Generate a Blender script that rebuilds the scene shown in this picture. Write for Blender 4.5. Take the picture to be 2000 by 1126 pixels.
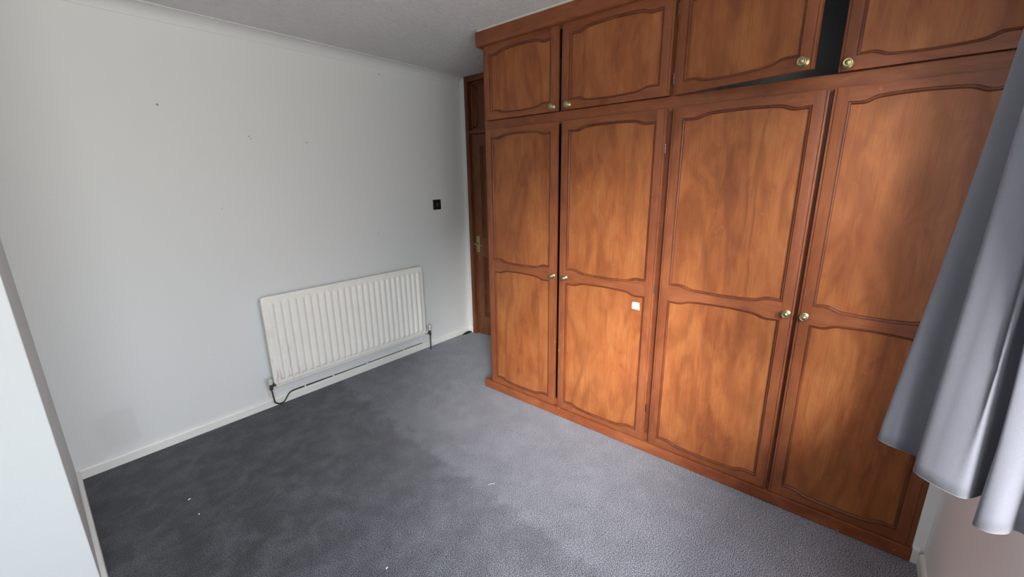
import bpy, bmesh, math, random
from mathutils import Vector, Matrix
random.seed(7)
sc = bpy.context.scene
for o in list(bpy.data.objects):
    bpy.data.objects.remove(o)

# ------------------------------------------------------------------ camera
def make_camera():
    yaw, pitch, roll = (math.radians(a) for a in (40.4617, 14.5643, -0.7935))
    fw = Vector((math.cos(yaw)*math.cos(pitch), math.sin(yaw)*math.cos(pitch), -math.sin(pitch)))
    rt = Vector((math.sin(yaw), -math.cos(yaw), 0))
    up = rt.cross(fw)
    r2 = math.cos(roll)*rt + math.sin(roll)*up
    u2 = -math.sin(roll)*rt + math.cos(roll)*up
    cam = bpy.data.cameras.new('camera')
    cam.sensor_width = 36.0
    cam.lens = 814.16*36/2000
    cam.clip_start = 0.01
    ob = bpy.data.objects.new('camera', cam)
    m = Matrix((r2, u2, -fw)).transposed().to_4x4()
    m.translation = (0, 0, 1.5)
    ob.matrix_world = m
    sc.collection.objects.link(ob)
    sc.camera = ob
make_camera()

# ------------------------------------------------------------------ sky, window portal, exposure
SKY = 5.0
SUN = 5.6
def make_world():
    w = bpy.data.worlds.new('overcast_sky'); sc.world = w; w.use_nodes = True
    nt = w.node_tree; nt.nodes.clear()
    out = nt.nodes.new('ShaderNodeOutputWorld'); bg = nt.nodes.new('ShaderNodeBackground')
    tc = nt.nodes.new('ShaderNodeTexCoord'); sx = nt.nodes.new('ShaderNodeSeparateXYZ')
    cr = nt.nodes.new('ShaderNodeValToRGB')
    mr = nt.nodes.new('ShaderNodeMapRange'); mr.inputs[1].default_value = -1; mr.inputs[2].default_value = 1
    nt.links.new(tc.outputs['Generated'], sx.inputs[0]); nt.links.new(sx.outputs[2], mr.inputs[0])
    nt.links.new(mr.outputs[0], cr.inputs[0]); nt.links.new(cr.outputs[0], bg.inputs[0])
    e = cr.color_ramp.elements
    e[0].position = 0.0; e[0].color = (1.0, .985, .97, 1)
    e[1].position = 1.0; e[1].color = (1.30, 1.36, 1.52, 1)
    a = e.new(.49); a.color = (.42, .42, .41, 1)
    b = e.new(.63); b.color = (.64, .68, .75, 1)
    bg.inputs[1].default_value = SKY
    nt.links.new(bg.outputs[0], out.inputs[0])
make_world()

WX0, WX1, WZ0, WZ1 = -0.95, 1.50, 0.78, 2.22       # window opening
YN = -0.3674                                       # window wall
def make_portal():
    l = bpy.data.lights.new('window_portal', 'AREA'); l.shape = 'RECTANGLE'
    l.size = WX1-WX0; l.size_y = WZ1-WZ0
    l.cycles.is_portal = True
    o = bpy.data.objects.new('window_portal', l)
    o.location = ((WX0+WX1)/2, YN-.15, (WZ0+WZ1)/2)
    o.rotation_euler = (math.radians(90), 0, 0)      # -Z of the lamp points to +Y, into the room
    sc.collection.objects.link(o)
make_portal()
def make_sun():                                     # the sun behind thin cloud: a broad, soft disc
    l = bpy.data.lights.new('hazy_sun', 'SUN'); l.energy = SUN; l.angle = math.radians(27); l.color = (1.0, .97, .97)
    o = bpy.data.objects.new('hazy_sun', l)
    o.rotation_euler = Vector((1.6, 1.2, -.80)).to_track_quat('-Z', 'Y').to_euler()
    o.location = (-4, -3, 4); sc.collection.objects.link(o)
make_sun()
sc.view_settings.view_transform = 'Standard'
sc.view_settings.look = 'None'
sc.view_settings.gamma = 1
sc.view_settings.use_curve_mapping = False
sc.view_settings.exposure = 1.6
sc.cycles.max_bounces = 10
sc.cycles.diffuse_bounces = 6
sc.cycles.transparent_max_bounces = 12

# ------------------------------------------------------------------ materials
class NT:
    """small helper round a material's node tree"""
    def __init__(s, name):
        s.m = bpy.data.materials.new(name); s.m.use_nodes = True
        s.t = s.m.node_tree; s.b = s.t.nodes['Principled BSDF']
    def n(s, kind, **kw):
        x = s.t.nodes.new('ShaderNode'+kind)
        for k, v in kw.items():
            if k in x.inputs: s.put(x.inputs[k], v)
            else: setattr(x, k, v)
        return x
    def put(s, sock, v):
        if isinstance(v, bpy.types.NodeSocket): s.t.links.new(v, sock)
        else: sock.default_value = v
    def math(s, op, a, b=0.0, clamp=False):
        x = s.t.nodes.new('ShaderNodeMath'); x.operation = op; x.use_clamp = clamp
        s.put(x.inputs[0], a); s.put(x.inputs[1], b); return x.outputs[0]
    def mix(s, fac, a, b, mode='MIX'):
        x = s.t.nodes.new('ShaderNodeMix'); x.data_type = 'RGBA'; x.blend_type = mode
        s.put(x.inputs[0], fac); s.put(x.inputs[6], a); s.put(x.inputs[7], b); return x.outputs[2]
    def noise(s, vec, scale, detail=3.0, rough=.5, dist=0.0):
        x = s.n('TexNoise', Scale=scale, Detail=detail, Roughness=rough, Distortion=dist)
        s.put(x.inputs['Vector'], vec); return x.outputs[0]
    def ramp(s, fac, stops):
        x = s.t.nodes.new('ShaderNodeValToRGB'); s.put(x.inputs[0], fac); e = x.color_ramp.elements
        e[0].position, e[0].color = stops[0][0], stops[0][1]
        e[1].position, e[1].color = stops[-1][0], stops[-1][1]
        for p, c in stops[1:-1]:
            k = e.new(p); k.color = c
        return x.outputs[0]
    def step(s, v, lo, hi):
        x = s.t.nodes.new('ShaderNodeMapRange'); x.interpolation_type = 'SMOOTHSTEP'
        s.put(x.inputs[0], v); x.inputs[1].default_value = lo; x.inputs[2].default_value = hi
        return x.outputs[0]
    def bump(s, h, strength=.2, dist=.01):
        x = s.n('Bump', Strength=strength, Distance=dist, Height=h)
        s.t.links.new(x.outputs[0], s.b.inputs['Normal'])
    def set(s, **kw):
        for k, v in kw.items(): s.put(s.b.inputs[k.replace('_', ' ')], v)
    def mapped(s, scale, offset_random=True):
        tc = s.n('TexCoord'); v = tc.outputs['Object']
        if offset_random:
            oi = s.n('ObjectInfo'); sc_ = s.n('VectorMath', operation='MULTIPLY_ADD')
            cx = s.n('CombineXYZ')
            for i, k in enumerate((7.3, 11.9, 5.1)):
                s.put(cx.inputs[i], s.math('MULTIPLY', oi.outputs['Random'], k))
            ad = s.n('VectorMath', operation='ADD'); s.put(ad.inputs[0], v); s.put(ad.inputs[1], cx.outputs[0]); v = ad.outputs[0]
        mp = s.n('Mapping'); s.put(mp.inputs['Vector'], v); mp.inputs['Scale'].default_value = scale
        return mp.outputs[0]

def C(r, g, b): return (r, g, b, 1)
def srgb(r, g, b):
    f = lambda c: (c/255/12.92) if c/255 <= .04045 else ((c/255+.055)/1.055)**2.4
    return (f(r), f(g), f(b), 1)

def plain(name, col, rough=.5, metal=0.0, noise=0.0):
    q = NT(name)
    c = col
    if noise:
        v = q.mapped((1, 1, 1)); n = q.noise(v, 30, 4)
        c = q.mix(q.math('MULTIPLY', n, noise), col, C(col[0]*.4, col[1]*.4, col[2]*.4))
    q.set(Base_Color=c, Roughness=rough, Metallic=metal)
    return q.m

def wood(name, light, mid, dark, axis='z', figure=1.0, rough=.36, wear=0.0):
    """stained pine / plywood; grain runs along axis"""
    q = NT(name)
    if axis == 'z': s1, s2, s3 = (2.0, 2.0, .75), (1, 1, .022), (1, 1, .27)
    else:           s1, s2, s3 = (2.0, .75, 2.0), (1, .022, 1), (1, .42, 1)
    blotch = q.noise(q.mapped(s1), 2.6, 4, .55, .6)
    streak = q.noise(q.mapped(s2), 210, 4, .65)
    fig = q.noise(q.mapped(s3), 2.6, 3.0, .48, .8)
    lines = q.math('PINGPONG', q.math('MULTIPLY', fig, 6.0), .5)          # cathedral contour lines
    lines = q.step(lines, .0, .30)
    grey = q.noise(q.mapped((1, 1, 1)), 5, 3, .6)
    fine = q.noise(q.mapped((s1[0]*2.4, s1[1]*2.4, s1[2]*2.4)), 3.2, 4, .58, 1.1)
    base = q.ramp(q.math('ADD', q.math('MULTIPLY', blotch, .5), q.math('MULTIPLY', fine, .5)), [(.27, dark), (.46, mid), (.64, light)])
    base = q.mix(q.math('MULTIPLY', q.math('SUBTRACT', 1.0, lines), .46*figure), base, dark)
    base = q.mix(q.math('MULTIPLY', q.step(streak, .46, .70), .40), base, dark)
    base = q.mix(q.math('MULTIPLY', q.step(grey, .5, .75), .25), base, mid)
    if wear:
        wn = q.noise(q.mapped((1, 1, 1)), 38, 3, .6)
        wz = q.noise(q.mapped((1, 1, 1)), 4.3, 2, .5)
        chip = q.math('MULTIPLY', q.step(wn, .655, .69), q.step(wz, .46, .60))
        base = q.mix(q.math('MULTIPLY', chip, wear), base, C(.46, .25, .10))
    q.set(Base_Color=base, Roughness=q.math('ADD', rough-.05, q.math('MULTIPLY', streak, .14)))
    q.b.inputs['Specular IOR Level'].default_value = .36
    q.bump(q.math('ADD', streak, q.math('MULTIPLY', blotch, .3)), .10, .004)
    return q.m

def paint(name, col, bumps=(60, .06), speck=.03, patch=None, rough=.6):
    q = NT(name)
    g = q.n('NewGeometry').outputs['Position']
    n1 = q.noise(g, 1.1, 3, .5); n2 = q.noise(g, bumps[0], 4, .6)
    c = q.mix(q.math('MULTIPLY', n1, speck*2), col, C(col[0]*.80, col[1]*.79, col[2]*.78))
    if patch: c = patch(q, g, c)
    q.set(Base_Color=c, Roughness=rough)
    q.bump(n2, bumps[1], .02)
    return q.m

def wall_patch(q, g, c):
    # old touched-up rectangle low on the wall, near the left corner
    s = q.n('SeparateXYZ'); q.put(s.inputs[0], g)
    wob = q.math('MULTIPLY', q.math('SUBTRACT', q.noise(g, 9, 3), .5), .05)
    x = q.math('ADD', s.outputs[0], wob); z = q.math('ADD', s.outputs[2], wob)
    m = q.math('MULTIPLY', q.step(x, .02, .09), q.math('SUBTRACT', 1.0, q.step(x, .205, .225)))
    m = q.math('MULTIPLY', m, q.math('MULTIPLY', q.step(z, .09, .13), q.math('SUBTRACT', 1.0, q.step(z, .29, .33))))
    c = q.mix(q.math('MULTIPLY', m, .35), c, C(c_wall[0]*.80, c_wall[1]*.78, c_wall[2]*.74))
    return c
c_wall = (.71, .71, .70, 1)

M = {}
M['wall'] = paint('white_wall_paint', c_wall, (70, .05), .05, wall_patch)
M['pier'] = paint('white_wall_paint_dimmed', (.60, .605, .60, 1), (70, .05), .03)  # same paint as the far wall, darkened to offset strong window light
M['bright'] = paint('white_wall_paint_lightened', (.84, .83, .84, 1), (70, .05), .02)  # window wall colour lightened to make up for the little light there
M['gloss'] = plain('white_gloss_paint', C(.80, .79, .75), .35, 0, .12)
M['cove'] = paint('white_coving_paint', (.68, .68, .675, 1), (60, .04), .04)
def ceiling_mat():
    q = NT('stippled_ceiling_paint')
    g = q.n('NewGeometry').outputs['Position']
    mp = q.n('Mapping'); q.put(mp.inputs['Vector'], g); mp.inputs['Scale'].default_value = (1, 2.2, 1)
    a = q.noise(mp.outputs[0], 26, 5, .65, .8); b = q.noise(g, 120, 3, .6); d = q.noise(g, 2.5, 3, .5)
    c = q.mix(q.math('MULTIPLY', q.step(a, .3, .7), .5), C(.80, .785, .79), C(.97, .96, .965))
    c = q.mix(q.math('MULTIPLY', d, .25), c, C(.52, .50, .50))
    q.set(Base_Color=c, Roughness=.75)
    q.bump(q.math('ADD', a, q.math('MULTIPLY', b, .3)), .85, .025)
    return q.m
M['ceiling'] = ceiling_mat()
def carpet_mat():
    q = NT('grey_twist_pile_carpet')
    g = q.n('NewGeometry').outputs['Position']
    s = q.n('SeparateXYZ'); q.put(s.inputs[0], g)
    tuft = q.noise(g, 300, 1, .5); fine = q.noise(g, 620, 1, .5)
    blot = q.noise(g, 7.5, 5, .68, .3); wide = q.noise(g, 2.2, 3, .55, .3)
    c = q.ramp(q.math('ADD', q.math('MULTIPLY', tuft, .55), q.math('MULTIPLY', fine, .45)),
               [(.39, C(.010, .010, .012)), (.5, C(.105, .108, .124)), (.61, C(.48, .49, .57))])
    # pile brushed two ways: lighter towards the wardrobe, darker towards the radiator wall's left end; fade from the window side is painted light
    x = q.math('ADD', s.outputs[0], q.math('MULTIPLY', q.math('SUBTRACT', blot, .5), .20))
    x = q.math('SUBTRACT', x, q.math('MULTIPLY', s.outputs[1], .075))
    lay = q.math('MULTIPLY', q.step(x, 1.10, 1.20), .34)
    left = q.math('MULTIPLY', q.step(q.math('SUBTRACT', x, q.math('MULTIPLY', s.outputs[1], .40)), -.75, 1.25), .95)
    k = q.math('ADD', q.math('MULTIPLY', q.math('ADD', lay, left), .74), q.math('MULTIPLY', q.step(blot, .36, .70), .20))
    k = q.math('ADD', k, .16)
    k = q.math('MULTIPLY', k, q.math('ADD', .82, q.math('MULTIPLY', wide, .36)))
    cx = q.n('CombineXYZ')
    for i in range(3): q.put(cx.inputs[i], k)
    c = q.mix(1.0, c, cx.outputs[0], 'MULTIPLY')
    q.set(Base_Color=c, Roughness=.95)
    q.b.inputs['Specular IOR Level'].default_value = .1
    q.b.inputs['Sheen Weight'].default_value = .25
    q.b.inputs['Sheen Roughness'].default_value = .5
    q.bump(q.math('ADD', tuft, q.math('MULTIPLY', fine, .6)), .30, .004)
    return q.m
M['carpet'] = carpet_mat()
L_, M_, D_ = C(.318, .116, .036), C(.256, .078, .023), C(.140, .037, .012)
M['panel'] = wood('stained_plywood_panel', L_, M_, D_, 'z', 1.0, .38, .13)
M['stile'] = wood('stained_pine_stile', C(.245, .079, .029), C(.195, .056, .021), C(.108, .028, .011), 'z', .5, .36, .15)
M['rail'] = wood('stained_pine_rail', C(.245, .079, .029), C(.195, .056, .021), C(.108, .028, .011), 'y', .5, .36, .15)
M['mould'] = wood('dark_stained_moulding', C(.17, .050, .018), C(.115, .030, .012), C(.065, .016, .008), 'z', .2, .34)
M['plinth'] = wood('worn_stained_pine_plinth', C(.27, .085, .030), C(.205, .055, .020), C(.11, .026, .010), 'y', .6, .36, .8)
M['doorwood'] = wood('dark_stained_door_wood', C(.20, .072, .026), C(.145, .046, .017), C(.075, .022, .010), 'z', .5, .36)
M['inside'] = plain('shaded_cupboard_lining', C(.06, .06, .065), .6, 0, .1)  # darkened so lower door gaps stay black: shade put into the colour
M['lining'] = plain('lightened_cupboard_lining', C(.55, .57, .60), .6, 0, .1)  # upper cupboards: same lining, lightened and blued to paint in daylight
M['brass'] = plain('worn_brass', C(.46, .385, .205), .36, 1.0, .35)
M['hinge'] = plain('tarnished_hinge_steel', C(.22, .17, .12), .4, 1.0, .5)
M['black'] = plain('black_plastic', C(.012, .011, .011), .35)
M['grey_toggle'] = plain('dark_grey_plastic', C(.05, .05, .05), .35)
M['paper'] = plain('white_paper', C(.80, .78, .80), .7, 0, .1)
M['cream'] = plain('cream_plastic', C(.66, .63, .54), .4, 0, .2)
M['pipe'] = plain('dull_copper_pipe', C(.085, .070, .060), .5, .5, .5)
M['hole'] = plain('grey_filler_spot', C(.34, .335, .32), .8)
M['scrap'] = plain('black_rubber_scrap', C(.01, .01, .01), .7)
M['lint'] = plain('white_lint', C(.85, .85, .83), .8)
M['upvc'] = plain('white_window_frame', C(.78, .78, .78), .3)
def radiator_mat():
    q = NT('old_white_radiator_enamel')
    tc = q.n('TexCoord').outputs['Object']; s = q.n('SeparateXYZ'); q.put(s.inputs[0], tc)
    n = q.noise(tc, 9, 4, .6); n2 = q.noise(tc, 45, 4, .6)
    c = q.mix(q.math('MULTIPLY', q.step(n, .4, .8), .3), C(.84, .82, .76), C(.74, .71, .63))
    c = q.mix(q.math('MULTIPLY', q.step(n2, .62, .75), .3), c, C(.50, .46, .40))
    # red streaks run down the low left flutes
    mp = q.n('Mapping'); q.put(mp.inputs['Vector'], tc); mp.inputs['Scale'].default_value = (1, 1, .10)
    st = q.noise(mp.outputs[0], 70, 2, .6)
    zone = q.math('MULTIPLY', q.math('SUBTRACT', 1.0, q.step(s.outputs[0], .02, .26)), q.math('SUBTRACT', 1.0, q.step(s.outputs[2], .12, .50)))
    c = q.mix(q.math('MULTIPLY', q.math('MULTIPLY', q.step(st, .52, .66), zone), .5), c, C(.50, .22, .24))
    q.set(Base_Color=c, Roughness=.32)
    return q.m
M['radiator'] = radiator_mat()
def curtain_mat():
    q = NT('grey_curtain_cloth')
    tc = q.n('TexCoord').outputs['Object']
    wv = q.noise(tc, 420, 2, .6); lo = q.noise(tc, 7, 3, .5)
    c = q.mix(q.math('MULTIPLY', lo, .5), C(.160, .157, .185), C(.125, .122, .148))
    c = q.mix(q.math('MULTIPLY', q.step(wv, .4, .7), .22), c, C(.24, .24, .26))
    q.set(Base_Color=c, Roughness=.75)
    q.b.inputs['Sheen Weight'].default_value = .25
    q.bump(wv, .15, .002)
    tr = q.n('BsdfTranslucent', Color=C(.33, .32, .36))
    mx = q.t.nodes.new('ShaderNodeMixShader'); mx.inputs[0].default_value = .30
    out = [n for n in q.t.nodes if n.type == 'OUTPUT_MATERIAL'][0]
    q.t.links.new(q.b.outputs[0], mx.inputs[1]); q.t.links.new(tr.outputs[0], mx.inputs[2])
    q.t.links.new(mx.outputs[0], out.inputs[0])
    return q.m
M['curtain'] = curtain_mat()
M['hem'] = plain('grey_curtain_hem', C(.15, .147, .172), .85, 0, .2)
def glass_mat():
    q = NT('window_glass')
    t = q.n('BsdfTransparent', Color=C(.96, .98, .97)); g = q.n('BsdfGlossy', Roughness=.02)
    f = q.n('Fresnel', IOR=1.45); mx = q.t.nodes.new('ShaderNodeMixShader')
    front = q.math('SUBTRACT', 1.0, q.n('NewGeometry').outputs['Backfacing'])
    q.put(mx.inputs[0], q.math('MULTIPLY', f.outputs[0], front)); q.put(mx.inputs[1], t.outputs[0]); q.put(mx.inputs[2], g.outputs[0])
    out = [n for n in q.t.nodes if n.type == 'OUTPUT_MATERIAL'][0]
    q.t.links.new(mx.outputs[0], out.inputs[0])
    return q.m
M['glass'] = glass_mat()

# ------------------------------------------------------------------ mesh helpers
def link(name, bm, mats, parent=None, loc=(0, 0, 0), smooth=False, angle=None):
    me = bpy.data.meshes.new(name)
    bmesh.ops.recalc_face_normals(bm, faces=bm.faces[:])
    bm.to_mesh(me); bm.free()
    for m in (mats if isinstance(mats, (list, tuple)) else [mats]): me.materials.append(M[m])
    if smooth:
        for p in me.polygons: p.use_smooth = True
        if angle is not None:
            me.set_sharp_from_angle(angle=math.radians(angle))
    o = bpy.data.objects.new(name, me); sc.collection.objects.link(o)
    o.location = loc
    if parent: o.parent = parent
    return o
def empty(name, loc=(0, 0, 0), label=None, cat=None, group=None, rz=0):
    o = bpy.data.objects.new(name, None); sc.collection.objects.link(o)
    o.empty_display_size = .1
    o.location = loc; o.rotation_euler = (0, 0, rz)
    return tag(o, label, cat, group)
def tag(o, label=None, cat=None, group=None, kind=None):
    if label: o['label'] = label
    if cat: o['category'] = cat
    if group: o['group'] = group
    if kind: o['kind'] = kind
    return o
def struct(o): o['kind'] = 'structure'; return o
def box(bm, x0, x1, y0, y1, z0, z1, bev=0.0, mi=0, seg=2):
    r = bmesh.ops.create_cube(bm, size=1.0)
    vs = r['verts']
    for v in vs:
        v.co = Vector(((x0+x1)/2+v.co.x*(x1-x0), (y0+y1)/2+v.co.y*(y1-y0), (z0+z1)/2+v.co.z*(z1-z0)))
    fs = {f for v in vs for f in v.link_faces}
    for f in fs: f.material_index = mi
    if bev:
        es = list({e for v in vs for e in v.link_edges})
        rr = bmesh.ops.bevel(bm, geom=es, offset=bev, segments=seg, affect='EDGES', profile=.5)
        for f in rr['faces']: f.material_index = mi
def BX(*a, **k):
    bm = bmesh.new(); box(bm, *a, **k); return bm
def tube(bm, pts, r, n=10, cap=True, mi=0):
    pts = [Vector(p) for p in pts]; rings = []
    prev = None
    for i, p in enumerate(pts):
        d = (pts[min(i+1, len(pts)-1)]-pts[max(i-1, 0)]).normalized()
        if prev is None:
            a = d.orthogonal().normalized()
        else:
            a = (prev - d*prev.dot(d)).normalized()
        prev = a; b = d.cross(a)
        rr = r[i] if isinstance(r, (list, tuple)) else r
        rings.append([bm.verts.new(p+(a*math.cos(t)+b*math.sin(t))*rr) for t in [2*math.pi*k/n for k in range(n)]])
    for A, B in zip(rings, rings[1:]):
        for k in range(n):
            f = bm.faces.new((A[k], A[(k+1) % n], B[(k+1) % n], B[k])); f.material_index = mi
    if cap:
        bm.faces.new(rings[0][::-1]).material_index = mi; bm.faces.new(rings[-1]).material_index = mi
def lathe(bm, prof, axis, origin, n=28, mi=0):
    """prof: list of (distance along axis, radius)"""
    axis = Vector(axis).normalized(); a = axis.orthogonal().normalized(); b = axis.cross(a); o = Vector(origin)
    rings = []
    for d, r in prof:
        if r < 1e-6: rings.append([bm.verts.new(o+axis*d)])
        else: rings.append([bm.verts.new(o+axis*d+(a*math.cos(t)+b*math.sin(t))*r) for t in [2*math.pi*k/n for k in range(n)]])
    for A, B in zip(rings, rings[1:]):
        for k in range(n):
            k2 = (k+1) % n
            if len(A) == 1 and len(B) == 1: continue
            if len(A) == 1: f = bm.faces.new((A[0], B[k2], B[k]))
            elif len(B) == 1: f = bm.faces.new((A[k], A[k2], B[0]))
            else: f = bm.faces.new((A[k], A[k2], B[k2], B[k]))
            f.material_index = mi
def prism(bm, prof, fn, mi=0):
    """extrude closed 2D profile: fn(p, end) -> 3D for end 0 / 1"""
    A = [bm.verts.new(fn(p, 0)) for p in prof]; B = [bm.verts.new(fn(p, 1)) for p in prof]
    n = len(prof)
    for i in range(n):
        bm.faces.new((A[i], A[(i+1) % n], B[(i+1) % n], B[i])).material_index = mi
    bm.faces.new(A[::-1]).material_index = mi; bm.faces.new(B).material_index = mi
def smoothpath(P, n=8):
    P = [Vector(p) for p in P]; out = []
    Q = [P[0]*2-P[1]]+P+[P[-1]*2-P[-2]]
    for i in range(1, len(Q)-2):
        a, b, c, d = Q[i-1:i+3]
        for k in range(n):
            t = k/n
            out.append(.5*((2*b)+(c-a)*t+(2*a-5*b+4*c-d)*t*t+(3*b-a-3*c+d)*t**3))
    out.append(P[-1]); return out

# ------------------------------------------------------------------ room shell
XL, XD, YR, ZC = -0.0614, 2.8044, 2.9739, 2.3807
XW = 2.0514                                         # plane of the wardrobe door fronts
YP = 1.9268                                         # face of the projecting left wall
XB = -2.20                                          # far left of the room, out of view
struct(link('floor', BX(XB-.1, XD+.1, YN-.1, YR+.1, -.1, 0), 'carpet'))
struct(link('ceiling', BX(XB-.1, XD+.1, YN-.32, YR+.1, ZC, ZC+.1), 'ceiling'))
wall_far = struct(link('wall_far', BX(XL-.05, XD+.1, YR, YR+.1, -.1, ZC), 'wall'))
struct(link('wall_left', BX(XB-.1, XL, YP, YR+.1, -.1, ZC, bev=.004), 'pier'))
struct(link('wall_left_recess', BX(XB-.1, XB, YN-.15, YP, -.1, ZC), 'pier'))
def wall_window():
    bm = bmesh.new(); y0, y1 = YN-.15, YN
    box(bm, XB-.1, WX0, y0, y1, -.1, ZC); box(bm, WX1, XD+.1, y0, y1, -.1, ZC)
    box(bm, WX0, WX1, y0, y1, -.1, WZ0); box(bm, WX0, WX1, y0, y1, WZ1, ZC)
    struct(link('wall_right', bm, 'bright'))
wall_window()
# white upright strip between wardrobe and window wall, then the wall behind wardrobe and door
struct(link('trim_1', BX(XW+.002, XW+.03, YN, -.331, 0, ZC-.02, bev=.002), 'bright'))
def wall_door():
    bm = bmesh.new()
    box(bm, XD, XD+.1, YN-.1, 2.03, -.1, ZC); box(bm, XD, XD+.1, 2.905, YR, -.1, ZC)
    box(bm, XD+.1, XD+.12, 2.0, 2.95, -.1, ZC)  # unseen sheet added behind the door to block leaking light
    struct(link('wall_back', bm, 'wall'))
wall_door()

def skirting(name, a, b, inward, h=.056, t=.014, mat='gloss'):
    a, b, w = Vector(a), Vector(b), Vector(inward)
    prof = [(0, 0), (t, 0), (t, h-.010), (t-.002, h-.004), (t-.005, h-.001), (t-.009, h), (0, h)]
    bm = bmesh.new()
    prism(bm, prof, lambda p, e: (b if e else a)+w*p[0]+Vector((0, 0, p[1])))
    return struct(link(name, bm, mat))
skirting('baseboard_far', (XL, YR, 0), (XD, YR, 0), (0, -1, 0))
skirting('baseboard_left', (XL, YP, 0), (XL, YR-.014, 0), (1, 0, 0), t=.016)
skirting('baseboard_left_front', (XB, YP, 0), (XL+.016, YP, 0), (0, -1, 0), t=.016)
skirting('baseboard_right', (XB, YN, 0), (XW-.012, YN, 0), (0, 1, 0), t=.014)
skirting('baseboard_end', (XW+.002, YN+.014, 0), (XW+.002, -.3325, 0), (-1, 0, 0), h=.070, t=.012)
skirting('baseboard_back', (XD, 2.905, 0), (XD, YR-.014, 0), (-1, 0, 0))
# coving along the radiator wall
def coving():
    bm = bmesh.new(); d, h = .070, .058
    prof = [(0, 0), (0, -h), (.004, -h)]
    for k in range(9):
        t = math.pi/2*k/8
        prof.append((.004+(d-.008)*(1-math.cos(t)), -h+.004+(h-.008)*math.sin(t)))
    prof += [(d, -.004), (d, 0)]
    prism(bm, prof, lambda p, e: Vector((XD if e else XL, YR-p[0], ZC+p[1])))
    struct(link('trim_2', bm, 'cove', smooth=True, angle=35))
coving()
# nail holes in the radiator wall
for x, z, r in ((.607, 1.913, .0052), (1.024, 1.780, .0035), (1.034, 1.768, .003), (1.373, 1.764, .004), (.815, 1.358, .0025), (1.85, 1.096, .0035), (1.981, 2.282, .004)):
    bm = bmesh.new(); lathe(bm, [(-.001, r*1.3), (.0012, r*1.15), (.0016, r*.7), (.0004, r*.45), (.0002, 0)], (0, -1, 0), (0, 0, 0), 12)
    link('nail_hole', bm, 'hole', wall_far, (x, YR, z))

# window, seen only by its light
def window():
    y0 = YN-.14
    root = struct(empty('window_1', ((WX0+WX1)/2, y0, WZ0)))
    cx = (WX0+WX1)/2
    def part(name, bm, mat, par=root): return link(name, bm, mat, par)
    w = (WX1-WX0)/2; h = WZ1-WZ0
    bm = bmesh.new()
    box(bm, -w, w, 0, .06, 0, .055, .006); box(bm, -w, w, 0, .06, h-.055, h, .006)
    for x in (-w, -w/3-.03, w/3-.03, w-.055): box(bm, x, x+.055, .001, .059, .05, h-.05, .005)
    fr = part('window_frame', bm, 'upvc')
    for a, b in ((-w+.05, -w/3-.02), (-w/3+.02, w/3-.02), (w/3+.02, w-.05)):
        part('pane', BX(a, b, .026, .032, .05, h-.05), 'glass')
    part('window_sill', BX(-w+.001, w-.001, .06, .165, -.006, .016, bev=.004), 'gloss')
window()

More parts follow.
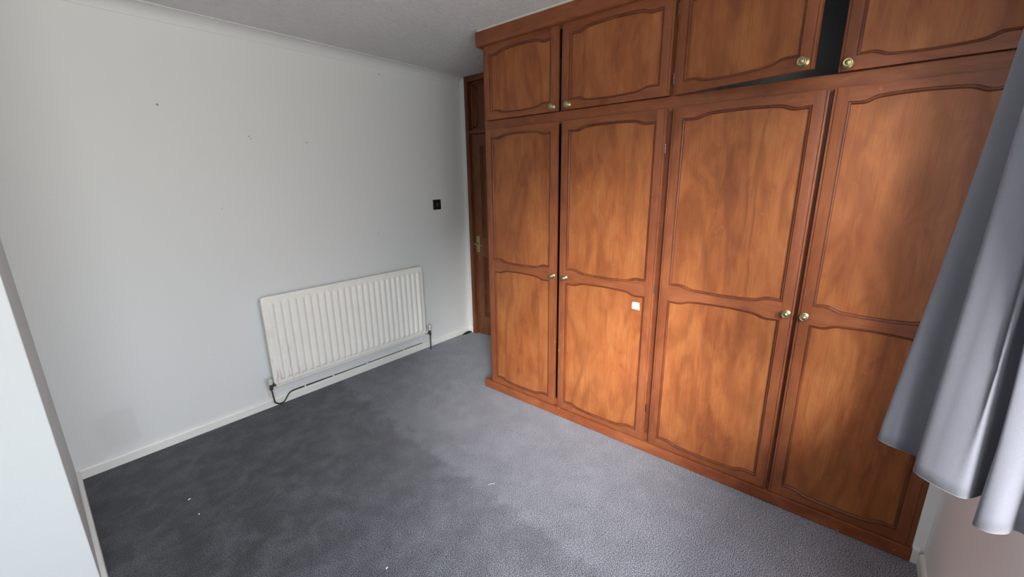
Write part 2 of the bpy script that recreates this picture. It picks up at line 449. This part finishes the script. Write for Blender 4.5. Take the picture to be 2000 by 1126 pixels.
# ------------------------------------------------------------------ bedroom door behind the wardrobe
def door():
    root = struct(empty('door_1', (XD, 2.47, 0)))
    ox, oy = XD, 2.47
    y0, y1 = 2.905-oy, 2.03-oy                       # outer frame (far side, near side)
    def part(name, bm, mat, par=root): return link(name, bm, mat, par)
    bm = bmesh.new()
    for a, b in ((y0-.040, y0), (y1, y1+.055)): box(bm, -.018, .09, a, b, 0, ZC-.001, .004)
    box(bm, -.0175, .09, y1, y0, ZC-.045, ZC-.0012, .004)
    box(bm, -.010, .09, y1+.03, y0-.03, 1.905, 1.935, .004)
    part('door_frame', bm, 'doorwood')
    # fanlight: stepped dark wooden panel
    bm = bmesh.new()
    a, b = y1+.055, y0-.040
    box(bm, .055, .07, a, b, 1.935, ZC-.045)
    for k, (w, d) in enumerate(((.022, .022), (.040, .038), (.056, .047))):
        box(bm, d, .056, a, a+w, 1.935, ZC-.045, .003); box(bm, d, .056, b-w, b, 1.935, ZC-.045, .003)
        box(bm, d, .056, a, b, 1.935, 1.935+w, .003); box(bm, d, .056, a, b, ZC-.045-w, ZC-.045, .003)
    part('fanlight_panel', bm, 'doorwood')
    # leaf
    lf = bmesh.new(); fy, ny = y0-.042, y1+.057
    st, z1 = .105, 1.903
    for p, q in ((fy-st, fy), (ny, ny+st), ((fy+ny)/2-.04, (fy+ny)/2+.04)): box(lf, .012, .05, p, q, .006, z1, .003)
    for p, q in ((.007, .20), (.80, .97), (1.80, z1-.001)): box(lf, .0122, .05, ny+.01, fy-.01, p, q, .003)
    leaf = part('door_leaf', lf, 'doorwood')
    for zz0, zz1 in ((.20, .80), (.97, 1.80)):
        for p, q in (((fy+ny)/2+.04, fy-st), (ny+st, (fy+ny)/2-.04)):
            bm = bmesh.new(); box(bm, .030, .044, p-.004, q+.004, zz0-.004, zz1+.004)
            for w, d in ((.010, .018), (.020, .024)):
                box(bm, d, .032, p, p+w, zz0, zz1, .002); box(bm, d, .032, q-w, q, zz0, zz1, .002)
                box(bm, d, .032, p, q, zz0, zz0+w, .002); box(bm, d, .032, p, q, zz1-w, zz1, .002)
            box(bm, .022, .032, p+.055, q-.055, zz0+.055, zz1-.055, .006)
            link('door_panel', bm, 'doorwood', leaf)
    # brass lever handle on a tall back plate
    hy, hz = 2.817-oy, .912
    bm = bmesh.new(); box(bm, .004, .0125, hy-.022, hy+.022, hz-.080, hz+.080, .006, seg=3)
    hd = link('handle', bm, 'brass', leaf)
    hd['label'] = 'brass lever handle on a tall rounded plate'
    bm = bmesh.new(); lathe(bm, [(0, .010), (.004, .011), (.03, .009), (.036, .008)], (-1, 0, 0), (.006, hy, hz+.005), 16)
    P = smoothpath([(-.030, hy+.008, hz+.005), (-.034, hy-.004, hz+.005), (-.034, hy-.04, hz+.003), (-.033, hy-.085, hz+.001), (-.030, hy-.105, hz-.001)], 5)
    tube(bm, P, [.008]*6+[.0075]*(len(P)-9)+[.0065]*3, 12)
    link('lever', bm, 'brass', leaf, smooth=True, angle=40)
door()

# ------------------------------------------------------------------ fitted wardrobe
def scallop(t):
    """height of the shaped rail edge across an opening (t 0..1): shoulder, ogee step, shallow arch"""
    t = min(t, 1-t)
    K = [(0, 0), (.05, -.0012), (.09, -.0022), (.12, -.0010), (.155, .0050), (.19, .0115), (.225, .0145), (.30, .0165), (.40, .0185), (.5, .0192)]
    for (a, u), (b, v) in zip(K, K[1:]):
        if t <= b:
            k = (t-a)/(b-a); k = k*k*(3-2*k) if .10 < b < .23 and False else k
            return u+(v-u)*k
    return K[-1][1]
NS = 46
MOULD = [(0.0, 0.0), (.0008, .0036), (.0024, .0040), (.0034, .0026), (.0060, .0028), (.0088, .0046), (.0104, .0078), (.0110, .0150)]   # (inset, depth)
def loop_pts(y0, y1, z0, z1, inset, top=True, bot=True):
    """closed outline of an opening, inset inwards"""
    P = []
    ya, yb, za, zb = y0+inset, y1-inset, z0+inset, z1-inset
    for k in range(NS+1):
        t = k/NS; P.append((ya+(yb-ya)*t, za-(scallop(t) if bot else 0)))
    for k in range(NS+1):
        t = 1-k/NS; P.append((ya+(yb-ya)*t, zb+(scallop(t) if top else 0)))
    return P
TH = .019
def make_door(parent, loc, w, h, openings, knob=None, rz=0, hinges=()):
    """local frame: x 0 = front face, +x into the cupboard; y across, z up from the door's bottom edge"""
    st = .046
    y0, y1 = -w/2, w/2
    bm = bmesh.new()
    # stiles: profile with a small bead along the outer edge
    def stile(ya, yb, s):
        # s=-1: outer edge at ya, s=+1: outer edge at yb
        out, inn = (ya, yb) if s < 0 else (yb, ya)
        d = 1 if out < inn else -1
        prof = [(TH, out), (.0045, out), (.0018, out+d*.0015), (.0008, out+d*.0040), (.0012, out+d*.0068), (.0034, out+d*.0076),
                (.0034, out+d*.0092), (.0004, out+d*.0104), (0, out+d*.012), (0, inn), (TH, inn)]
        prism(bm, prof, lambda p, e: Vector((p[0], p[1], h if e else 0)), 0)
    stile(y0, y0+st, -1); stile(y1-st, y1, 1)
    # rails between the stiles, edges shaped to the openings
    ya, yb = y0+st, y1-st
    edges = [(None, 0.0)]
    for (z0, z1) in openings: edges += [('bot', z0), ('top', z1)]
    edges.append((None, h))
    for i in range(0, len(edges), 2):
        (ka, za), (kb, zb) = edges[i], edges[i+1]
        lo, hi = [], []
        for k in range(NS+1):
            t = k/NS; y = ya+(yb-ya)*t
            lo.append((y, za+(scallop(t) if ka else 0))); hi.append((y, zb-(scallop(t) if kb else 0)))
        f0 = [bm.verts.new((0.0003, y, z)) for y, z in lo]; f1 = [bm.verts.new((0.0003, y, z)) for y, z in hi]
        b0 = [bm.verts.new((TH, y, z)) for y, z in lo]; b1 = [bm.verts.new((TH, y, z)) for y, z in hi]
        for k in range(NS):
            for q in ((f0[k], f0[k+1], f1[k+1], f1[k]), (b0[k], b1[k], b1[k+1], b0[k+1]), (f0[k], b0[k], b0[k+1], f0[k+1]), (f1[k], f1[k+1], b1[k+1], b1[k])):
                bm.faces.new(q).material_index = 1
    # moulding running round each opening
    for (z0, z1) in openings:
        L = []
        for ins, dep in MOULD:
            L.append([bm.verts.new((dep, y, z)) for y, z in loop_pts(ya, yb, z0, z1, ins)])
        n = len(L[0])
        for A, B in zip(L, L[1:]):
            for k in range(n):
                k2 = (k+1) % n
                bm.faces.new((A[k], A[k2], B[k2], B[k])).material_index = 2
    d = link('door', bm, ['stile', 'rail', 'mould'], parent, loc, smooth=True, angle=32)
    d.rotation_euler = (0, 0, rz)
    for (z0, z1) in openings:
        bm = bmesh.new()
        pts = loop_pts(ya, yb, z0, z1, .004)
        F = [bm.verts.new((.0118, y, z)) for y, z in pts]; Bk = [bm.verts.new((.0170, y, z)) for y, z in pts]
        n = len(pts); m = NS+1
        for V in (F, Bk):
            for k in range(NS):
                bm.faces.new((V[k], V[k+1], V[n-2-k], V[n-1-k]))
        for k in range(n): bm.faces.new((F[k], F[(k+1) % n], Bk[(k+1) % n], Bk[k]))
        link('panel', bm, 'panel', d)
    if knob:
        bm = bmesh.new()
        lathe(bm, [(0, 0), (0, .0168), (.0018, .0172), (.0032, .0160), (.0040, .0125), (.0060, .0105), (.0085, .0062), (.0135, .0060), (.0165, .0085), (.0190, .0135),
                   (.0215, .0158), (.0240, .0162), (.0262, .0150), (.0274, .0130), (.0268, .0112), (.0262, .0098), (.0272, .0075), (.0288, .0060), (.0298, .0035), (.0300, 0)],
              (-1, 0, 0), (0, 0, 0), 32)
        kb = link('knob', bm, 'brass', d, (0.0, knob[0], knob[1]), smooth=True, angle=60)
        kb['label'] = 'round turned brass knob with a stepped rim'
    for (hy, hz) in hinges:
        bm = bmesh.new(); s = 1 if hy > 0 else -1
        tube(bm, [(.004, hy+s*.0035, hz-.022), (.004, hy+s*.0035, hz+.022)], .0032, 10)
        for k in range(4): tube(bm, [(.004, hy+s*.0035, hz-.020+k*.012), (.004, hy+s*.0035, hz-.016+k*.012)], .0038, 10)
        box(bm, .0045, .0185, hy-.0002, hy+.0012*s+.0002, hz-.020, hz+.020)
        hg = link('hinge', bm, 'hinge', d, smooth=True, angle=40)
        hg['label'] = 'small tarnished hinge at the edge of the door'
    return d

def wardrobe():
    ox, oy = XW, .82
    R = empty('fitted_wardrobe', (ox, oy, 0), 'full-height built-in wardrobe of stained orange-brown wood with eight panelled doors', 'wardrobe')
    def part(name, bm, mat, **k): return link(name, bm, mat, R, **k)
    yl, yr = 1.977-oy, -.331-oy                       # left and right ends (local)
    dp = XD-XW-.003                                    # depth
    FX = .020                                          # face frame sits behind the doors
    part('plinth', BX(-.014, .03, yr, 2.017-oy, .002, .060, bev=.004), 'plinth')
    bm = bmesh.new()                                   # cornice with a rounded lower edge
    prof = [(.03, 2.364), (-.030, 2.364), (-.032, 2.318)]
    for k in range(7):
        t = math.pi/2*k/6; prof.append((-.032+.016*(1-math.cos(t)), 2.305-.019*math.sin(t)))
    prof += [(.03, 2.286)]
    prism(bm, prof, lambda p, e: Vector((p[0], (1.990-oy) if e else yr, p[1])))
    part('cornice', bm, 'rail', smooth=True, angle=35)
    part('filler_strip', BX(-.020, .03, yr, 1.980-oy, 2.3645, 2.3795), 'cream')['label'] = 'pale filler bead between cornice and ceiling'
    part('side_panel', BX(FX, dp, yl-.018, yl, .06, 2.378, bev=.002), 'stile')
    part('side_panel', BX(FX, dp, yr, yr+.018, .06, 2.378, bev=.002), 'stile')
    # face frame
    bm = bmesh.new(); box(bm, FX+.001, FX+.018, yl-.034, yl, .058, 2.30, .002)
    part('face_stile', bm, 'stile')
    bm = bmesh.new(); box(bm, FX-.016, FX+.018, yr, yr+.034, .058, 2.30, .002)
    part('face_stile', bm, 'stile')
    part('face_stile', BX(FX+.001, FX+.018, .757-oy, .797-oy, .058, 2.30, bev=.002), 'mould')
    part('face_stile', BX(FX+.001, FX+.018, .158-oy, .196-oy, .058, 1.83, bev=.002), 'mould')
    part('transom_rail', BX(FX-.0005, FX+.019, yr, yl, 1.800, 1.865, bev=.003), 'rail')
    part('top_rail', BX(FX-.004, FX+.017, yr+.002, yl-.002, 2.270, 2.30, bev=.002), 'rail')
    part('bottom_rail', BX(FX, FX+.018, yr+.002, yl-.002, .056, .10, bev=.002), 'rail')
    part('divider_panel', BX(FX+.018, dp, .768-oy, .786-oy, .06, 1.826), 'inside')
    part('divider_panel', BX(FX+.018, dp, .768-oy, .786-oy, 1.846, 2.376), 'lining')
    part('shelf', BX(FX+.019, dp, yr+.018, yl-.018, 1.826, 1.846), 'lining')
    part('back_panel', BX(dp-.006, dp, yr+.018, yl-.018, .06, 1.826), 'inside')
    part('back_panel', BX(dp-.006, dp, yr+.018, yl-.018, 1.846, 2.378), 'lining')
    part('cupboard_floor', BX(FX+.018, dp-.006, yr+.018, yl-.018, .056, .074), 'inside')
    part('cupboard_top', BX(FX+.018, dp-.006, yr+.018, yl-.018, 2.350, 2.378), 'lining')
    part('side_lining', BX(FX+.019, dp-.006, yl-.022, yl-.018, .074, 2.350), 'inside')
    part('side_lining', BX(FX+.019, dp-.006, yr+.018, yr+.022, .074, 2.350), 'inside')
    # doors
    zb, zt = .062, 1.810; ub, ut = 1.866, 2.291
    lo_open = [(.105-zb, .900-zb), (.978-zb, 1.762-zb)]
    up_open = [(1.912-ub, 2.238-ub)]
    low = [(1.956, 1.401, 1.420, 1), (1.376, .791, 1.332, -1), (.7635, .183, .209, 1), (.170, -.322, .145, -1)]
    doors = []
    for (a, b, ky, side) in low:
        w = a-b; yc = (a+b)/2-oy
        hs = [(-w/2, z) for z in (.20, .886, 1.572)] if a == 1.376 else []
        doors.append(make_door(R, (0, yc, zb), w, zt-zb, lo_open, (ky-oy-yc, .932-zb), 0, hs))
    up = [(1.957, 1.404, 1.434, 1), (1.380, .789, 1.333, -1), (.170, -.322, .143, -1)]
    for (a, b, ky, side) in up:
        w = a-b; yc = (a+b)/2-oy
        hs = []
        make_door(R, (0, yc, ub), w, ut-ub, up_open, (ky-oy-yc, 1.890-ub), 0, hs)
    # the open one
    w = .557; ang = math.radians(14.9); hy = .770-oy
    c = Vector((0, -w/2, 0)); rot = Matrix.Rotation(-ang, 3, 'Z'); c = rot @ c
    dd = make_door(R, (c.x, hy+c.y, ub-.002), w, ut-ub, up_open, (-w/2+.028, 1.892-ub), -ang, [(w/2, .07), (w/2, .35)])
    dd['label'] = 'overhead door standing ajar'
    return R
wardrobe()

# paper square stuck to the second tall door
def sticker():
    bm = bmesh.new(); n = 6; G = []
    for i in range(n+1):
        row = []
        for j in range(n+1):
            u, v = i/n-.5, j/n-.5
            y, z = u*.043, v*.040
            if u > .3 and v > .3: y -= .004*(u-.3)/.2; z -= .003
            row.append(bm.verts.new((-.0003-.0035*max(0, v-.1)**2*4-.002*max(0, -u-.2), y+v*.003, z+u*.002)))
        G.append(row)
    for i in range(n):
        for j in range(n): bm.faces.new((G[i][j], G[i+1][j], G[i+1][j+1], G[i][j+1]))
    ex = bmesh.ops.extrude_face_region(bm, geom=bm.faces[:])
    for v in [g for g in ex['geom'] if isinstance(g, bmesh.types.BMVert)]: v.co.x -= .0006
    o = link('paper_sticker', bm, 'paper', None, (XW+.0105, .886, .838))
    tag(o, 'small square of white paper stuck on the second tall wardrobe door', 'sticker')
sticker()

# ------------------------------------------------------------------ radiator
def radiator():
    x0, x1, z0, z1 = .907, 2.190, .177, .791
    yf = YR-.090
    R = empty('radiator', (x0, yf, z0), 'long white panel radiator with vertical flutes on the wall', 'radiator')
    W, H = x1-x0, z1-z0
    N = 25; mx = .028; pitch = (W-2*mx)/N
    zt, zb = H-.046, .034
    def hgt(x, z):
        u = (x-mx)/pitch
        if u < 0 or u > N: return 0.0
        t = abs((u % 1)-.5)*2                          # 0 at the flute's crown, 1 in the valley
        s = 1-max(0, min(1, (t-.26)/.60)); s = s*s*(3-2*s)
        e = min(z-zb, zt-z)
        k = max(0, min(1, e/.022)); k = math.sqrt(max(0, 1-(1-k)**2)) if k < 1 else 1
        return .011*s*k
    xs = [0, .004]+[mx*.5]
    for i in range(N):
        for a in (0, .08, .17, .24, .31, .40, .5, .60, .69, .76, .83, .92): xs.append(mx+(i+a)*pitch)
    xs += [W-mx, W-mx*.5, W-.004, W]
    zs = [0, .004, zb*.5]+[zb+.022*k/5 for k in range(6)]+[zb+.022+(zt-zb-.044)*k/4 for k in range(1, 4)]+[zt-.022*(1-k/5) for k in range(6)]+[zt+.02, H-.004, H]
    bm = bmesh.new(); G = []
    rc = .02
    for x in xs:
        row = []
        for z in zs:
            e = min(x, W-x, z, H-z)
            y = -hgt(x, z) + (.004 if e <= 0 else (.0008 if e < .005 else 0))
            # rounded outline corners
            X, Z = x, z
            cx = rc if x < rc else (W-rc if x > W-rc else None); cz = rc if z < rc else (H-rc if z > H-rc else None)
            if cx is not None and cz is not None:
                dx, dz = x-cx, z-cz; m = max(abs(dx), abs(dz)); l = math.hypot(dx, dz)
                if l > 1e-9: X, Z = cx+dx*m/l, cz+dz*m/l
            row.append(bm.verts.new((X, y, Z)))
        G.append(row)
    for i in range(len(xs)-1):
        for j in range(len(zs)-1): bm.faces.new((G[i][j], G[i+1][j], G[i+1][j+1], G[i][j+1]))
    bound = [e for e in bm.edges if e.is_boundary]
    r = bmesh.ops.extrude_edge_only(bm, edges=bound)
    vs = [v for v in r['geom'] if isinstance(v, bmesh.types.BMVert)]
    for v in vs: v.co.y = .022
    bmesh.ops.holes_fill(bm, edges=[e for e in bm.edges if e.is_boundary])
    link('front_panel', bm, 'radiator', R, smooth=True, angle=50)
    link('bottom_seam', BX(.012, W-.012, .008, .016, -.012, .002, bev=.002), 'radiator', R)
    # folded convector sheet behind and wall brackets
    bm = bmesh.new()
    for k in range(40):
        a = .05+k*(W-.1)/40
        box(bm, a, a+.002, .0221, .060, .05, H-.04); box(bm, a, a+.028, .058, .060, .05, H-.04)
    tag(link('convector_fins', bm, 'radiator', R), kind='stuff')
    for a in (.14, W-.17):
        link('wall_bracket', BX(a, a+.03, .0225, .0898, .07, H-.08, bev=.002), 'radiator', R)
    # valves
    def valve(vx, vz, capz, side):
        bm = bmesh.new()
        yv = .012
        lathe(bm, [(0, .0085), (.004, .0105), (.010, .0105), (.014, .0085), (.030, .0085)], (0, 0, 1), (vx, yv, vz-.022), 14)
        lathe(bm, [(0, .0115), (.010, .0115), (.0105, .009), (.018, .009)], (0, 0, 1), (vx, yv, vz-.030), 6)
        tube(bm, [(vx, yv, vz), (vx+side*.010, yv, vz), (vx+side*.012, yv, vz), (vx+side*.028, yv, vz), (vx+side*.030, yv, vz), (vx+side*.048, yv+.001, vz)],
             [.008, .008, .0125, .0125, .008, .008], 14)
        b = link('valve_body', bm, 'pipe', R, smooth=True, angle=40)
        bm = bmesh.new()
        lathe(bm, [(0, 0), (0, .0135), (.003, .0150), (.034, .0140), (.038, .0125), (.040, 0)], (0, 0, 1), (vx, yv, capz), 20)
        c = link('valve_cap', bm, 'cream', R, smooth=True, angle=40)
        c['label'] = 'cream plastic valve cap'
        if side < 0:
            return b
    valve(-.022, .008, .018, 1)
    valve(W+.046, -.004, .026, -1)
    bm = bmesh.new()                                   # end bush on the left
    lathe(bm, [(0, .012), (.012, .012), (.014, .009), (.02, .009)], (-1, 0, 0), (.020, .012, .012), 14)
    lathe(bm, [(0, .012), (.012, .012), (.014, .009), (.03, .009)], (1, 0, 0), (W-.012, .012, .004), 14)
    link('end_bush', bm, 'radiator', R, smooth=True, angle=40)
    # small bore pipe: loops to the floor on the left, runs along the skirting, rises on the right
    L = lambda x, y, z: (x-x0, y-yf, z-z0)
    ys = YR-.020
    P = smoothpath([L(.885, yf+.012, .158), L(.887, yf+.012, .130), L(.893, yf+.022, .085), L(.905, yf+.045, .040), L(.930, yf+.058, .016), L(.955, yf+.062, .010), L(.978, yf+.066, .022),
                    L(1.005, YR-.022, .055), L(1.03, YR-.018, .066), L(1.07, YR-.013, .066), L(1.17, YR-.009, .064), L(1.30, YR-.008, .063), L(1.55, YR-.008, .062), L(2.0, YR-.008, .062), L(2.19, YR-.008, .062)], 8)
    bm = bmesh.new(); tube(bm, P, [.0048-.0022*max(0, min(1, (p.x+x0-1.15)/.35)) for p in P], 10)
    p = link('pipe', bm, 'pipe', R, smooth=True, angle=60); p['label'] = 'thin dark bent pipe along the skirting'
    bm = bmesh.new(); tube(bm, [L(2.236, yf+.012, .148), L(2.236, yf+.014, .09), L(2.237, yf+.016, .002)], .0055, 10)
    link('pipe', bm, 'pipe', R, smooth=True, angle=60)
    for x in (1.12, 1.335, 1.62, 1.98):
        link('pipe_clip', BX(*(L(x, YR-.016, .056)[i] if j == 0 else L(x+.012, YR-.002, .072)[i] for i in range(3) for j in range(2)), bev=.002), 'gloss', R)
radiator()

# ------------------------------------------------------------------ light switch
def switch():
    cx, cz, s = 2.463, 1.297, .0435
    R = empty('light_switch', (cx, YR, cz), 'black square light switch on the white wall near the door', 'switch')
    link('plate', BX(-s, s, -.009, -.0005, -s, s, bev=.003), 'black', R)
    link('rocker', BX(-.011, .011, -.0135, -.006, -.017, .017, bev=.003), 'grey_toggle', R)
    for x in (-.030, .030):
        bm = bmesh.new(); lathe(bm, [(0, .0032), (.0008, .0030), (.0012, 0)], (0, -1, 0), (x, -.0088, 0), 12)
        link('screw', bm, 'grey_toggle', R)
switch()

# ------------------------------------------------------------------ curtain
def curtain():
    zt, zh = 2.285, .850
    R = empty('curtain', (1.2, -.26, zh), 'grey cloth curtain gathered in folds beside the window', 'curtain')
    hem = [(1.46, -.315), (1.42, -.235), (1.345, -.145), (1.294, -.102), (1.274, -.122), (1.270, -.152), (1.262, -.178), (1.235, -.178), (1.204, -.165), (1.184, -.186), (1.170, -.215),
           (1.168, -.240), (1.195, -.262), (1.225, -.280), (1.195, -.274), (1.165, -.263), (1.152, -.266), (1.146, -.284), (1.158, -.306), (1.176, -.318), (1.168, -.332), (1.13, -.338)]
    n = len(hem)
    top = []
    for i in range(n):
        s = i/(n-1)
        top.append((1.44-.44*s, -.258+.052*math.cos(2*math.pi*s*5.0+1.19)))
    NZ = 46
    H = smoothpath([(a, b, 0) for a, b in hem], 7); T = smoothpath([(a, b, 0) for a, b in top], 7)
    bm = bmesh.new(); G = []
    for j in range(NZ+1):
        k = j/NZ; z = zh+(zt-zh)*k
        row = []
        for i, (h, t) in enumerate(zip(H, T)):
            s = i/(len(H)-1)
            e = k**1.05
            p = h.lerp(t, e)
            w = math.sin(math.pi*k)
            p.x += .010*w*math.sin(9*s+3.1*k)+.004*w*math.sin(31*s+5*k)
            p.y += .007*w*math.sin(13*s+2.3*k+1)+.003*w*math.sin(37*s-4*k)+.006*min(1, 2*k)*math.sin(74*s+2.2*k)
            sag = max(0.0, min(1.0, (s-.60)/.10))
            dz = (.010*math.sin(6*s+1)-.048*sag*sag*(3-2*sag))*(1-k)**2
            row.append(bm.verts.new((p.x-1.2, p.y+.26, z-zh+dz)))
        G.append(row)
    for j in range(NZ):
        for i in range(len(H)-1): bm.faces.new((G[j][i], G[j][i+1], G[j+1][i+1], G[j+1][i]))
    c = link('cloth', bm, 'curtain', R, smooth=True)
    md = c.modifiers.new('thickness', 'SOLIDIFY'); md.thickness = .003; md.offset = 0
    # hem: rolled lower edge
    bm = bmesh.new(); me = c.data; W_ = len(H)
    tube(bm, [me.vertices[i].co+Vector((0, 0, .0008)) for i in range(W_)], .0017, 8)
    link('hem', bm, 'hem', R, smooth=True)
    # track above the window
    T_ = empty('curtain_track', (.25, -.262, 2.302), 'white curtain track fixed above the window', 'curtain track')
    link('rail', BX(-1.35, 1.25, -.012, .012, -.016, .012, bev=.003), 'upvc', T_)
    for x in (-1.2, -.4, .4, 1.2):
        link('bracket', BX(x-.01, x+.01, -.1052, -.010, -.006, .010, bev=.002), 'upvc', T_)
curtain()

# ------------------------------------------------------------------ small things on the floor
def scrap():
    bm = bmesh.new()
    P = [(-.060, .006), (-.045, .012), (-.02, .013), (.01, .012), (.04, .014), (.06, .008), (.055, -.012), (.03, -.010), (.0, -.016), (-.03, -.012), (-.055, -.008)]
    prism(bm, P, lambda p, e: Vector((p[0], p[1], (.009+.006*math.sin(40*p[0]+1)) if e else .0)))
    o = link('floor_scrap', bm, 'scrap', None, (2.735, YR-.034, .0))
    tag(o, 'small black scrap on the floor against the skirting near the door', 'scrap')
scrap()
for i, (x, y, l, a) in enumerate(((.277, 2.342, .010, .3), (.280, 2.190, .008, 1.2), (1.300, 1.262, .034, -.5), (.682, 1.262, .008, .2))):
    bm = bmesh.new()
    P = smoothpath([(-l/2, 0, .0022), (-l/6, l*.06, .003), (l/6, -l*.05, .003), (l/2, l*.04, .0022)], 3)
    tube(bm, P, (.0022 if l < .02 else .0008), 6)
    o = link('lint', bm, 'lint', None, (x, y, 0), smooth=True); o.rotation_euler = (0, 0, a)
    lab = ['white lint speck on the dark carpet, farthest left and nearer the skirting', 'white lint speck on the dark carpet just below the leftmost speck',
           'long thin white thread lying on the carpet before the wardrobe', 'white lint speck on the carpet lowest in the photo'][i]
    tag(o, lab, 'lint', 'white lint on the carpet')
